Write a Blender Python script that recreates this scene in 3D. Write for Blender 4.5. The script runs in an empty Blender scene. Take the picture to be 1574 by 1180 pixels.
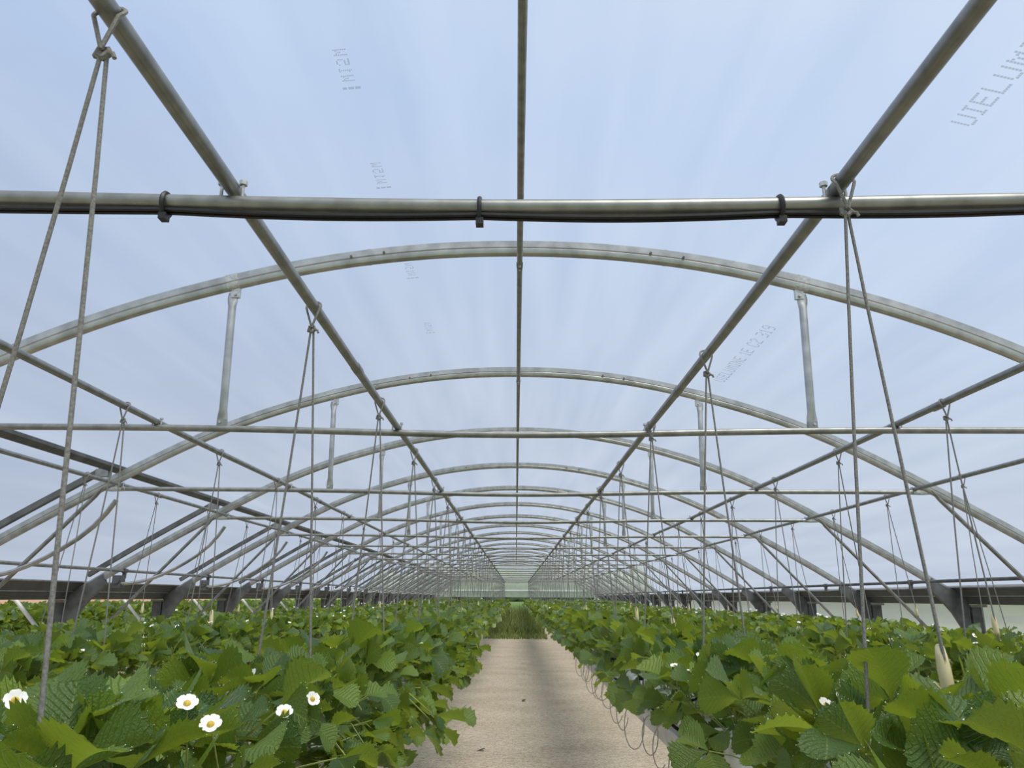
import bpy, math, random
import numpy as np
from mathutils import Matrix, Vector

random.seed(7)
rng = np.random.default_rng(11)
SC = bpy.context.scene
COL = SC.collection
R = math.radians
H0 = 1.5                      # camera height above the tunnel floor
BAY = 3.01                    # spacing of the roof trusses
Y0 = 1.88                     # first truss ahead of the camera
NT = 19
YT = [Y0 + BAY * k for k in range(NT)]
YEND = YT[-1] + 0.15

# ------------------------------------------------------------------ camera
F_PX = 1200.0
cam_d = bpy.data.cameras.new('camera')
cam = bpy.data.objects.new('camera', cam_d)
COL.objects.link(cam)
cam_d.sensor_width = 36.0
cam_d.lens = F_PX * 36.0 / 1574.0
cam_d.clip_start = 0.05
cam_d.clip_end = 2000
cam.matrix_world = (Matrix.Translation((0, 0, H0)) @ Matrix.Rotation(R(0.355), 4, 'Z')
                    @ Matrix.Rotation(R(90 + 15.286), 4, 'X') @ Matrix.Rotation(R(0.3), 4, 'Z'))
SC.camera = cam

# ------------------------------------------------------------------ sky, sun, exposure
SUN_DIR = Vector((0.42, -0.50, 1.35)).normalized()     # towards the sun: right, behind, high
world = bpy.data.worlds.new('hazy_sky')
SC.world = world
world.use_nodes = True
nt = world.node_tree
nt.nodes.clear()
def N(t, kind, **kw):
    n = t.nodes.new(kind)
    for k, v in kw.items():
        if k.startswith('i_'):
            n.inputs[k[2:].replace('_', ' ')].default_value = v
        else:
            setattr(n, k, v)
    return n
def ramp(t, pts, interp='LINEAR'):
    n = t.nodes.new('ShaderNodeValToRGB')
    n.color_ramp.interpolation = interp
    e = n.color_ramp.elements
    while len(e) < len(pts): e.new(0.5)
    for el, (p, c) in zip(e, pts):
        el.position = p
        el.color = (c[0], c[1], c[2], 1) if len(c) == 3 else c
    return n
tc = N(nt, 'ShaderNodeTexCoord')
dot = N(nt, 'ShaderNodeVectorMath', operation='DOT_PRODUCT')
dot.inputs[1].default_value = SUN_DIR
nt.links.new(tc.outputs['Generated'], dot.inputs[0])
mr = N(nt, 'ShaderNodeMapRange')
mr.inputs['From Min'].default_value = -0.75
mr.inputs['From Max'].default_value = 1.0
nt.links.new(dot.outputs['Value'], mr.inputs['Value'])
sky_r = ramp(nt, [(0.0, (0.36, 0.46, 0.66)), (0.32, (0.41, 0.53, 0.78)), (0.55, (0.53, 0.69, 0.98)), (0.8, (0.80, 0.93, 1.10)), (1.0, (1.3, 1.3, 1.25))])
nt.links.new(mr.outputs['Result'], sky_r.inputs['Fac'])
sep = N(nt, 'ShaderNodeSeparateXYZ')
nt.links.new(tc.outputs['Generated'], sep.inputs[0])
hz = N(nt, 'ShaderNodeMapRange')
hz.inputs['From Min'].default_value = 0.0
hz.inputs['From Max'].default_value = 0.55
hz.inputs['To Min'].default_value = 0.9
hz.inputs['To Max'].default_value = 0.0
nt.links.new(sep.outputs['Z'], hz.inputs['Value'])
cl = N(nt, 'ShaderNodeTexNoise')
cl.inputs['Scale'].default_value = 2.2
cl.inputs['Detail'].default_value = 5
mp = N(nt, 'ShaderNodeMapping')
mp.inputs['Scale'].default_value = (1.0, 1.0, 2.6)
nt.links.new(tc.outputs['Generated'], mp.inputs[0])
nt.links.new(mp.outputs[0], cl.inputs['Vector'])
clr = ramp(nt, [(0.40, (0, 0, 0)), (0.72, (0.30, 0.30, 0.30))])
nt.links.new(cl.outputs['Fac'], clr.inputs['Fac'])
addf = N(nt, 'ShaderNodeMath', operation='ADD', use_clamp=True)
nt.links.new(hz.outputs['Result'], addf.inputs[0])
nt.links.new(clr.outputs['Color'], addf.inputs[1])
mixc = N(nt, 'ShaderNodeMix', data_type='RGBA')
nt.links.new(addf.outputs[0], mixc.inputs['Factor'])
nt.links.new(sky_r.outputs['Color'], mixc.inputs['A'])
hor_r = ramp(nt, [(0.0, (0.44, 0.51, 0.63)), (0.35, (0.56, 0.64, 0.78)), (0.55, (0.72, 0.82, 0.95)), (0.8, (0.90, 1.0, 1.1)), (1.0, (1.1, 1.1, 1.1))])
nt.links.new(mr.outputs['Result'], hor_r.inputs['Fac'])
nt.links.new(hor_r.outputs['Color'], mixc.inputs['B'])
bg = N(nt, 'ShaderNodeBackground')
bg.inputs['Strength'].default_value = 0.81
nt.links.new(mixc.outputs['Result'], bg.inputs['Color'])
wo = N(nt, 'ShaderNodeOutputWorld')
nt.links.new(bg.outputs[0], wo.inputs['Surface'])

sun_d = bpy.data.lights.new('sun', 'SUN')
sun_d.energy = 2.3
sun_d.angle = R(34)
sun_d.color = (1.0, 0.95, 0.86)
sun = bpy.data.objects.new('sun', sun_d)
COL.objects.link(sun)
sun.rotation_euler = (-SUN_DIR).to_track_quat('-Z', 'Y').to_euler()
sun.location = (6, -4, 12)

vs = SC.view_settings
vs.view_transform = 'Standard'
vs.look = 'None'
vs.exposure = 0.0
vs.gamma = 1.0
vs.use_curve_mapping = False

# ------------------------------------------------------------------ materials
def mat(name):
    m = bpy.data.materials.new(name)
    m.use_nodes = True
    m.node_tree.nodes.clear()
    return m, m.node_tree
def out(t, sh):
    o = t.nodes.new('ShaderNodeOutputMaterial')
    t.links.new(sh, o.inputs['Surface'])
def noise_mat(name, c1, c2, scale=8.0, rough=0.6, metal=0.0, bump=0.0, stretch=(1, 1, 1), lo=0.35, hi=0.65, spec=0.5):
    m, t = mat(name)
    g = N(t, 'ShaderNodeNewGeometry')
    mpn = N(t, 'ShaderNodeMapping')
    mpn.inputs['Scale'].default_value = stretch
    t.links.new(g.outputs['Position'], mpn.inputs[0])
    n = N(t, 'ShaderNodeTexNoise')
    n.inputs['Scale'].default_value = scale
    n.inputs['Detail'].default_value = 6
    t.links.new(mpn.outputs[0], n.inputs['Vector'])
    r = ramp(t, [(lo, c1), (hi, c2)])
    t.links.new(n.outputs['Fac'], r.inputs['Fac'])
    p = N(t, 'ShaderNodeBsdfPrincipled')
    p.inputs['Roughness'].default_value = rough
    p.inputs['Metallic'].default_value = metal
    p.inputs['Specular IOR Level'].default_value = spec
    t.links.new(r.outputs['Color'], p.inputs['Base Color'])
    if bump:
        b = N(t, 'ShaderNodeBump')
        b.inputs['Strength'].default_value = bump
        b.inputs['Distance'].default_value = 0.01
        t.links.new(n.outputs['Fac'], b.inputs['Height'])
        t.links.new(b.outputs[0], p.inputs['Normal'])
    out(t, p.outputs[0])
    return m

M_GALV = noise_mat('galvanised_steel', (0.22, 0.225, 0.215), (0.32, 0.325, 0.31), 14, 0.40, 0.7, 0.0)
M_ARCH = noise_mat('galvanised_arch', (0.34, 0.345, 0.34), (0.50, 0.505, 0.495), 9, 0.36, 0.85, 0.0, (1, 1, 1))
M_BRIGHT = noise_mat('new_zinc', (0.40, 0.41, 0.40), (0.58, 0.59, 0.58), 60, 0.33, 0.5)
M_DULL = noise_mat('weathered_zinc', (0.085, 0.09, 0.092), (0.15, 0.155, 0.155), 7, 0.55, 0.3)
M_GUT = noise_mat('gutter_steel', (0.055, 0.06, 0.057), (0.09, 0.095, 0.09), 3, 0.6, 0.2)
M_CORD = noise_mat('grey_cord', (0.15, 0.148, 0.138), (0.27, 0.262, 0.245), 220, 0.8)
M_BLACK = noise_mat('black_plastic', (0.008, 0.008, 0.010), (0.015, 0.015, 0.018), 40, 0.45)
M_CREAM = noise_mat('cream_plastic', (0.72, 0.60, 0.32), (0.80, 0.70, 0.44), 30, 0.4)
M_TROUGH = noise_mat('white_trough', (0.52, 0.53, 0.54), (0.68, 0.69, 0.69), 6, 0.5)
M_BAG = noise_mat('grow_bag_film', (0.66, 0.66, 0.66), (0.82, 0.82, 0.82), 12, 0.4)
M_PEAT = noise_mat('red_brown_substrate', (0.05, 0.030, 0.020), (0.20, 0.055, 0.04), 9, 0.9)
M_DRIP = noise_mat('drip_tube_plastic', (0.34, 0.31, 0.28), (0.46, 0.43, 0.40), 30, 0.5)
M_WHITE = noise_mat('white_paint_and_sunlit', (0.75, 0.75, 0.73), (0.85, 0.85, 0.84), 10, 0.5)  # on the neighbour braces this white is painted sunlight
M_INK, t = mat('faint_grey_ink')                      # thin translucent print on the film
tp_ = N(t, 'ShaderNodeBsdfTransparent'); df_ = N(t, 'ShaderNodeBsdfDiffuse'); df_.inputs['Color'].default_value = (0.30, 0.34, 0.42, 1)
mx_ = N(t, 'ShaderNodeMixShader'); mx_.inputs[0].default_value = 0.40
t.links.new(tp_.outputs[0], mx_.inputs[1]); t.links.new(df_.outputs[0], mx_.inputs[2]); out(t, mx_.outputs[0])
M_PETAL = noise_mat('white_petal', (0.86, 0.86, 0.84), (0.95, 0.95, 0.93), 40, 0.6)
M_YELLOW = noise_mat('yellow_stamens', (0.55, 0.36, 0.03), (0.72, 0.52, 0.10), 200, 0.7)
M_STALK = noise_mat('green_stalk', (0.20, 0.27, 0.06), (0.32, 0.36, 0.12), 30, 0.5)
M_DEW = noise_mat('water_bead', (0.80, 0.84, 0.84), (0.90, 0.92, 0.92), 30, 0.05, 0, 0, (1, 1, 1), 0.35, 0.65, 1.0)
M_DEAD = noise_mat('dry_leaf', (0.06, 0.04, 0.03), (0.12, 0.08, 0.05), 60, 0.9)
M_SOIL = noise_mat('bare_orange_soil', (0.42, 0.24, 0.13), (0.56, 0.36, 0.20), 0.25, 0.95)
M_GRASSLAND = noise_mat('grassland', (0.16, 0.27, 0.05), (0.36, 0.42, 0.11), 0.10, 0.95)
M_CROP = noise_mat('green_crop', (0.09, 0.17, 0.03), (0.16, 0.25, 0.06), 0.6, 0.95)
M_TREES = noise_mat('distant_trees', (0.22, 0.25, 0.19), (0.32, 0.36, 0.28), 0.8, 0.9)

def leaf_material(name, dark, light, trans, vein):
    m, t = mat(name)
    oi = N(t, 'ShaderNodeObjectInfo')
    ge = N(t, 'ShaderNodeNewGeometry')
    ad = N(t, 'ShaderNodeMath', operation='ADD')
    t.links.new(oi.outputs['Random'], ad.inputs[0])
    t.links.new(ge.outputs['Random Per Island'], ad.inputs[1])
    fr = N(t, 'ShaderNodeMath', operation='FRACT')
    t.links.new(ad.outputs[0], fr.inputs[0])
    mid = tuple(0.62 * a + 0.38 * b for a, b in zip(dark, light))
    r = ramp(t, [(0.0, dark), (0.55, mid), (1.0, light)])
    t.links.new(fr.outputs[0], r.inputs['Fac'])
    rt = ramp(t, [(0.0, tuple(0.55 * c for c in trans)), (1.0, trans)])
    t.links.new(fr.outputs[0], rt.inputs['Fac'])
    col = r.outputs['Color']
    p = N(t, 'ShaderNodeBsdfPrincipled')
    if vein:
        uv = N(t, 'ShaderNodeUVMap')
        sx = N(t, 'ShaderNodeSeparateXYZ')
        t.links.new(uv.outputs[0], sx.inputs[0])
        ab = N(t, 'ShaderNodeMath', operation='ABSOLUTE')          # u in -1..1
        t.links.new(sx.outputs['X'], ab.inputs[0])
        m1 = N(t, 'ShaderNodeMath', operation='MULTIPLY'); m1.inputs[1].default_value = -3.2
        t.links.new(ab.outputs[0], m1.inputs[0])
        m2 = N(t, 'ShaderNodeMath', operation='MULTIPLY_ADD'); m2.inputs[1].default_value = 9.0
        t.links.new(sx.outputs['Y'], m2.inputs[0]); t.links.new(m1.outputs[0], m2.inputs[2])
        pp = N(t, 'ShaderNodeMath', operation='PINGPONG'); pp.inputs[1].default_value = 0.5
        t.links.new(m2.outputs[0], pp.inputs[0])
        lt = N(t, 'ShaderNodeMapRange'); lt.inputs['From Min'].default_value = 0.0; lt.inputs['From Max'].default_value = 0.14
        lt.inputs['To Min'].default_value = 0.55; lt.inputs['To Max'].default_value = 0.0
        t.links.new(pp.outputs[0], lt.inputs['Value'])
        mb = N(t, 'ShaderNodeMapRange'); mb.inputs['From Min'].default_value = 0.0; mb.inputs['From Max'].default_value = 0.05
        mb.inputs['To Min'].default_value = 0.9; mb.inputs['To Max'].default_value = 0.0
        t.links.new(ab.outputs[0], mb.inputs['Value'])
        mx = N(t, 'ShaderNodeMath', operation='MAXIMUM')
        t.links.new(lt.outputs[0], mx.inputs[0]); t.links.new(mb.outputs[0], mx.inputs[1])
        mc = N(t, 'ShaderNodeMix', data_type='RGBA')
        t.links.new(mx.outputs[0], mc.inputs['Factor'])
        t.links.new(col, mc.inputs['A'])
        mc.inputs['B'].default_value = (0.19, 0.28, 0.075, 1)
        col = mc.outputs['Result']
        nz = N(t, 'ShaderNodeTexNoise'); nz.inputs['Scale'].default_value = 260
        tcn = N(t, 'ShaderNodeTexCoord'); t.links.new(tcn.outputs['Object'], nz.inputs['Vector'])
        sm = N(t, 'ShaderNodeMath', operation='MULTIPLY_ADD'); sm.inputs[1].default_value = -1.5
        t.links.new(lt.outputs[0], sm.inputs[0]); t.links.new(nz.outputs['Fac'], sm.inputs[2])
        b = N(t, 'ShaderNodeBump'); b.inputs['Strength'].default_value = 0.8; b.inputs['Distance'].default_value = 0.004
        t.links.new(sm.outputs[0], b.inputs['Height'])
        t.links.new(b.outputs[0], p.inputs['Normal'])
    t.links.new(col, p.inputs['Base Color'])
    p.inputs['Roughness'].default_value = 0.37
    p.inputs['Specular IOR Level'].default_value = 0.6
    tr = N(t, 'ShaderNodeBsdfTranslucent')
    t.links.new(rt.outputs['Color'], tr.inputs['Color'])
    mxs = N(t, 'ShaderNodeMixShader'); mxs.inputs[0].default_value = 0.36
    t.links.new(p.outputs[0], mxs.inputs[1]); t.links.new(tr.outputs[0], mxs.inputs[2])
    out(t, mxs.outputs[0])
    return m
M_LEAF = leaf_material('strawberry_leaf', (0.028, 0.090, 0.018), (0.165, 0.265, 0.032), (0.42, 0.54, 0.04), True)
M_LEAF_FAR = leaf_material('strawberry_leaf_far', (0.030, 0.088, 0.018), (0.165, 0.255, 0.034), (0.42, 0.53, 0.04), False)
M_GRASS = leaf_material('weed_grass', (0.13, 0.21, 0.05), (0.40, 0.40, 0.16), (0.25, 0.33, 0.05), False)

def film_material(name, haze, tint, spread=0.10, glaze=(0.88, 0.92, 0.96), back=0.0):
    m, t = mat(name)
    g = N(t, 'ShaderNodeNewGeometry')
    mpn = N(t, 'ShaderNodeMapping'); mpn.inputs['Scale'].default_value = (2.2, 0.16, 2.2)
    t.links.new(g.outputs['Position'], mpn.inputs[0])
    n = N(t, 'ShaderNodeTexNoise'); n.inputs['Scale'].default_value = 1.6; n.inputs['Detail'].default_value = 5
    t.links.new(mpn.outputs[0], n.inputs['Vector'])
    r = N(t, 'ShaderNodeMapRange')
    r.inputs['From Min'].default_value = 0.3; r.inputs['From Max'].default_value = 0.7
    r.inputs['To Min'].default_value = haze - spread; r.inputs['To Max'].default_value = haze + spread
    t.links.new(n.outputs['Fac'], r.inputs['Value'])
    lw = N(t, 'ShaderNodeLayerWeight'); lw.inputs['Blend'].default_value = 0.28     # more haze at a grazing angle
    ad = N(t, 'ShaderNodeMath', operation='MULTIPLY_ADD', use_clamp=True); ad.inputs[1].default_value = 0.13
    t.links.new(lw.outputs['Facing'], ad.inputs[0]); t.links.new(r.outputs[0], ad.inputs[2])
    tp = N(t, 'ShaderNodeBsdfTransparent'); tp.inputs['Color'].default_value = (*tint, 1)
    tl = N(t, 'ShaderNodeBsdfTranslucent'); tl.inputs['Color'].default_value = (*glaze, 1)
    df = N(t, 'ShaderNodeBsdfDiffuse'); df.inputs['Color'].default_value = (*glaze, 1)
    sc_ = N(t, 'ShaderNodeMixShader'); sc_.inputs[0].default_value = back
    t.links.new(tl.outputs[0], sc_.inputs[1]); t.links.new(df.outputs[0], sc_.inputs[2])
    ms = N(t, 'ShaderNodeMixShader')
    t.links.new(ad.outputs[0], ms.inputs[0]); t.links.new(tp.outputs[0], ms.inputs[1]); t.links.new(sc_.outputs[0], ms.inputs[2])
    out(t, ms.outputs[0])
    return m
M_FILM = film_material('clear_greenhouse_film', 0.075, (0.97, 0.985, 1.0), 0.05)
M_SIDE = film_material('milky_side_film', 0.78, (0.93, 0.95, 0.95), 0.05, (0.74, 0.77, 0.78), 0.4)
M_GABLE = film_material('hazy_gable_film', 0.55, (0.95, 0.97, 0.95), 0.05, (0.86, 0.90, 0.78), 0.5)

# sandy tunnel floor
M_SAND, t = mat('sandy_gravel')
g = N(t, 'ShaderNodeNewGeometry')
n1 = N(t, 'ShaderNodeTexNoise'); n1.inputs['Scale'].default_value = 48; n1.inputs['Detail'].default_value = 8; n1.inputs['Roughness'].default_value = 0.7
n2 = N(t, 'ShaderNodeTexNoise'); n2.inputs['Scale'].default_value = 1.4; n2.inputs['Detail'].default_value = 6
n3 = N(t, 'ShaderNodeTexVoronoi'); n3.inputs['Scale'].default_value = 55
for n in (n1, n2, n3): t.links.new(g.outputs['Position'], n.inputs['Vector'])
r1 = ramp(t, [(0.30, (0.20, 0.155, 0.115)), (0.43, (0.47, 0.395, 0.305)), (0.52, (0.60, 0.52, 0.415)), (0.66, (0.68, 0.60, 0.49)), (0.74, (0.82, 0.76, 0.66))])
t.links.new(n1.outputs['Fac'], r1.inputs['Fac'])
r2 = ramp(t, [(0.36, (0.86, 0.845, 0.82)), (0.6, (1, 1, 1))])
t.links.new(n2.outputs['Fac'], r2.inputs['Fac'])
mm = N(t, 'ShaderNodeMix', data_type='RGBA', blend_type='MULTIPLY'); mm.inputs['Factor'].default_value = 1
t.links.new(r1.outputs['Color'], mm.inputs['A']); t.links.new(r2.outputs['Color'], mm.inputs['B'])
n4 = N(t, 'ShaderNodeTexVoronoi'); n4.inputs['Scale'].default_value = 17
t.links.new(g.outputs['Position'], n4.inputs['Vector'])
r4 = ramp(t, [(0.10, (0.42, 0.38, 0.34)), (0.19, (1, 1, 1))])
t.links.new(n4.outputs['Distance'], r4.inputs['Fac'])
m4 = N(t, 'ShaderNodeMix', data_type='RGBA', blend_type='MULTIPLY'); m4.inputs['Factor'].default_value = 0.75
t.links.new(mm.outputs['Result'], m4.inputs['A']); t.links.new(r4.outputs['Color'], m4.inputs['B'])
n5 = N(t, 'ShaderNodeTexNoise'); n5.inputs['Scale'].default_value = 16; n5.inputs['Detail'].default_value = 5
t.links.new(g.outputs['Position'], n5.inputs['Vector'])
r5 = ramp(t, [(0.36, (0.80, 0.785, 0.76)), (0.62, (1.06, 1.06, 1.06))])
t.links.new(n5.outputs['Fac'], r5.inputs['Fac'])
mm = N(t, 'ShaderNodeMix', data_type='RGBA', blend_type='MULTIPLY'); mm.inputs['Factor'].default_value = 1
t.links.new(m4.outputs['Result'], mm.inputs['A']); t.links.new(r5.outputs['Color'], mm.inputs['B'])
p = N(t, 'ShaderNodeBsdfPrincipled'); p.inputs['Roughness'].default_value = 0.95
p.inputs['Specular IOR Level'].default_value = 0.15
t.links.new(mm.outputs['Result'], p.inputs['Base Color'])
b = N(t, 'ShaderNodeBump'); b.inputs['Strength'].default_value = 0.5; b.inputs['Distance'].default_value = 0.01
sb = N(t, 'ShaderNodeMath', operation='ADD')
t.links.new(n1.outputs['Fac'], sb.inputs[0]); t.links.new(n3.outputs['Distance'], sb.inputs[1])
t.links.new(sb.outputs[0], b.inputs['Height']); t.links.new(b.outputs[0], p.inputs['Normal'])
out(t, p.outputs[0])

# ------------------------------------------------------------------ mesh helpers
class MB:
    """collects verts and faces for ONE mesh"""
    def __init__(self):
        self.v = []; self.f = []; self.m = []
    def add(self, v, f, mi=0):
        o = len(self.v)
        self.v.extend(tuple(map(float, q)) for q in v)
        self.f.extend(tuple(i + o for i in q) for q in f)
        self.m.extend([mi] * len(f))
        return self
    def rings(self, rings, closed=True, caps=True, mi=0):
        n = len(rings[0]); v = [q for r in rings for q in r]; f = []
        for a in range(len(rings) - 1):
            for k in range(n if closed else n - 1):
                k2 = (k + 1) % n
                f.append((a * n + k, a * n + k2, (a + 1) * n + k2, (a + 1) * n + k))
        if caps and closed:
            f.append(tuple(range(n - 1, -1, -1)))
            f.append(tuple((len(rings) - 1) * n + k for k in range(n)))
        return self.add(v, f, mi)
    def tube(self, pts, r, sides=8, closed_path=False, mi=0, squash=None, side=None):
        """round tube along pts; r a number or list; squash = list of (width, thickness) multipliers"""
        P = [Vector(q) for q in pts]; n = len(P); rings = []
        rr = r if isinstance(r, (list, tuple)) else [r] * n
        ref = None
        for i in range(n):
            a = P[(i - 1) % n] if (i > 0 or closed_path) else P[0]
            c = P[(i + 1) % n] if (i < n - 1 or closed_path) else P[-1]
            d = (c - a).normalized()
            if ref is None:
                ref = Vector(side) if side else (Vector((0, 0, 1)) if abs(d.z) < 0.9 else Vector((0, 1, 0)))
            u = (ref - d * ref.dot(d)).normalized()
            if not side: ref = u
            w = d.cross(u)
            su, sw = squash[i] if squash else (1, 1)
            rings.append([P[i] + (u * math.cos(q) * su + w * math.sin(q) * sw) * rr[i]
                          for q in (2 * math.pi * k / sides for k in range(sides))])
        if closed_path: rings.append(rings[0])
        return self.rings(rings, True, not closed_path, mi)
    def box(self, lo, hi, mi=0, bev=0.0):
        x0, y0, z0 = lo; x1, y1, z1 = hi
        v = [(x0, y0, z0), (x1, y0, z0), (x1, y1, z0), (x0, y1, z0), (x0, y0, z1), (x1, y0, z1), (x1, y1, z1), (x0, y1, z1)]
        f = [(3, 2, 1, 0), (4, 5, 6, 7), (0, 1, 5, 4), (1, 2, 6, 5), (2, 3, 7, 6), (3, 0, 4, 7)]
        return self.add(v, f, mi)
    def prism_y(self, prof, y0, y1, mi=0, ns=1):
        rings = [[(x, y0 + (y1 - y0) * i / ns, z) for x, z in prof] for i in range(ns + 1)]
        return self.rings(rings, True, True, mi)
    def mesh(self, name, mats, sharp=40):
        me = bpy.data.meshes.new(name)
        me.from_pydata(self.v, [], self.f)
        for m in (mats if isinstance(mats, (list, tuple)) else [mats]): me.materials.append(m)
        if any(self.m): me.polygons.foreach_set('material_index', self.m)
        me.polygons.foreach_set('use_smooth', [True] * len(me.polygons))
        me.update()
        if sharp: me.set_sharp_from_angle(angle=R(sharp))
        return me

def link(name, me, parent=None, loc=None, label=None, cat=None, group=None, kind=None):
    o = bpy.data.objects.new(name, me)
    COL.objects.link(o)
    if parent is not None: o.parent = parent
    if loc is not None: o.location = loc
    if label: o['label'] = label
    if cat: o['category'] = cat
    if group: o['group'] = group
    if kind: o['kind'] = kind
    return o
def thing(name, label, cat, loc=(0, 0, 0), group=None):
    return link(name, None, None, loc, label, cat, group)
def part(name, mb, m, parent, sharp=40, label=None):
    return link(name, mb.mesh(name, m, sharp), parent, None, label)

ORD = ['nearest', 'second', 'third', 'fourth', 'fifth', 'sixth', 'seventh', 'eighth', 'ninth', 'tenth', 'eleventh', 'twelfth']
TENS = ['', '', 'twenty', 'thirty', 'forty', 'fifty', 'sixty', 'seventy', 'eighty']
TEEN = ['thirteenth', 'fourteenth', 'fifteenth', 'sixteenth', 'seventeenth', 'eighteenth', 'nineteenth']
def ordw(k):
    n = k + 1
    if n <= 12: return ORD[k]
    if n < 20: return TEEN[n - 13]
    if n % 10 == 0: return {2: 'twentieth', 3: 'thirtieth', 4: 'fortieth', 5: 'fiftieth', 6: 'sixtieth', 7: 'seventieth', 8: 'eightieth'}[n // 10]
    return TENS[n // 10] + '-' + (['first'] + ORD[1:])[n % 10 - 1]
Z = lambda z: z + H0

# ------------------------------------------------------------------ roof curve
CX = [0, 0.5, 1.05, 1.5, 1.92, 2.58, 3.3, 4.15, 5.1, 5.86, 6.05]
CZ = [2.292, 2.281, 2.222, 2.143, 2.035, 1.845, 1.555, 1.095, 0.556, 0.085, -0.04]
_xs = np.linspace(-6.05, 6.05, 243)
_zs = np.interp(np.abs(_xs), CX, CZ)
for _ in range(60):
    _zs[1:-1] = 0.25 * _zs[:-2] + 0.5 * _zs[1:-1] + 0.25 * _zs[2:]
def arch_z(x): return float(np.interp(x, _xs, _zs))
def arch_n(x):
    d = (arch_z(x + 0.03) - arch_z(x - 0.03)) / 0.06
    l = math.hypot(1, d)
    return (-d / l, 1 / l)                       # outward normal (x, z)
def arch_pt(x, off=0.0):
    n = arch_n(x)
    return x + n[0] * off, arch_z(x) + n[1] * off
def tie_z(x): return 1.0 + 0.042 * (1 - math.exp(-(x / 1.5) ** 2))

# ------------------------------------------------------------------ setting: floor, ground, film, walls
def flat(name, pts, z, m, nx=1):
    me = bpy.data.meshes.new(name)
    me.from_pydata([(x, y, z) for x, y in pts], [], [tuple(range(len(pts)))])
    me.materials.append(m)
    return link(name, me, kind='structure')
fl = flat('floor', [(-6.2, -5), (6.2, -5), (6.2, YEND), (-6.2, YEND)], 0.0, M_SAND)
fl['label'] = 'pale sandy gravel floor and centre path of the tunnel'
gl = flat('floor_side', [(-18.6, -5), (-6.2, -5), (-6.2, YEND), (-18.6, YEND)], 0.0, M_SAND)
gl['label'] = 'sandy floor of the next tunnel beyond the left gutter'
bounce_strip = flat('floor_side', [(6.4, -5), (14, -5), (14, YEND), (6.4, YEND)], 0.0, M_SAND)  # strip added outside so the light through the side film isn't green
bounce_strip['label'] = 'added sandy strip outside the right side wall, keeping its film grey'
gr = flat('ground', [(-700, -60), (700, -60), (700, 1400), (-700, 1400)], -0.03, M_GRASSLAND)
gr['label'] = 'green grassland around the tunnels'
so = flat('field', [(-19.5, 0), (-19.5, 45), (-160, 420), (-600, 900), (-600, 0)], -0.015, M_SOIL)
cf = flat('field_far', [(-3.0, YEND + 0.6), (40, YEND + 0.6), (220, 520), (-22, 520)], -0.012, M_CROP)
cf['label'] = 'darker green crop field beyond the far end of the tunnel'
so['label'] = 'bare orange soil field seen under the left gutter'

xs = np.linspace(-5.98, 5.98, 97)
ys = np.concatenate([np.linspace(-5.0, YEND, 83)])
V = []; Fc = []
for y in ys:
    ph = abs(((y - Y0) / BAY) % 1.0 - 0.5) * 2          # 1 at a truss, 0 mid-bay
    sag = 0.012 * (1 - ph ** 2)
    for x in xs:
        px, pz = arch_pt(x, 0.062 - sag + 0.145 * min(1.0, max(0.0, (-3.75 - x) / 0.35)))
        V.append((px, y, Z(pz)))
nx = len(xs)
for j in range(len(ys) - 1):
    for i in range(nx - 1):
        a = j * nx + i
        Fc.append((a, a + 1, a + nx + 1, a + nx))
fm = MB().add(V, Fc)
film = link('ceiling', fm.mesh('ceiling', M_FILM, 0), kind='structure', label='clear polythene film stretched over the roof arches')

# inkjet lettering printed on the film
GL = {'U': '10001 10001 10001 10001 10001 10001 01110', 'I': '111 010 010 010 010 010 111', 'E': '11111 10000 10000 11110 10000 10000 11111',
      'L': '10000 10000 10000 10000 10000 10000 11111', 'M': '10001 11011 10101 10101 10001 10001 10001', 'N': '10001 11001 10101 10101 10011 10001 10001',
      'C': '01110 10001 10000 10000 10000 10001 01110', '1': '010 110 010 010 010 010 111', '2': '01110 10001 00001 00110 01000 10000 11111',
      '3': '11110 00001 00001 01110 00001 00001 11110', '9': '01110 10001 10001 01111 00001 00001 01110', 'T': '11111 00100 00100 00100 00100 00100 00100',
      'W': '10001 10001 10001 10101 10101 11011 10001', '5': '11111 10000 11110 00001 00001 10001 01110', ' ': '000', '-': '000 000 000 111 000 000 000'}
def film_print(text, x0, y_start, pitch, pxl, extra=False):
    mb = MB(); cur = 0.0
    def dotq(du, dv):                            # du along reading direction (towards -Y), dv up (towards the ridge)
        sgn = -1 if x0 > 0 else 1
        xx = x0 + sgn * dv
        a = pxl * 0.42
        qs = []
        for (p_, q_) in ((-a, -a), (a, -a), (a, a), (-a, a)):
            X, Zz = arch_pt(xx + q_, 0.046)
            qs.append((X, y_start - du - p_, Z(Zz)))
        mb.add(qs, [(0, 1, 2, 3)])
    for ch in text:
        rows = GL[ch].split()
        for j, row in enumerate(rows):
            for i, c in enumerate(row):
                if c == '1': dotq(cur + i * pxl, (6 - j) * pxl)
        cur += len(rows[0]) * pxl + pitch
    if extra:
        for k in range(14):
            if k % 5 != 3:
                dotq(-0.05, -0.01 + k * pxl * 0.75); dotq(-0.05 - pxl, -0.01 + k * pxl * 0.75)
    link('film_print', mb.mesh('film_print', M_INK, 0), film)
film_print('UIELUMINE 1E C2 319', 2.02, 7.40, 0.022, 0.0150)
film_print('UIELUMINE 1E C2 319', 2.02, 3.08, 0.020, 0.0135)
for ysx in (3.10, 4.02, 5.35, 6.60):
    film_print('W15W', -0.80, ysx, 0.022, 0.0085, True)

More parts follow.
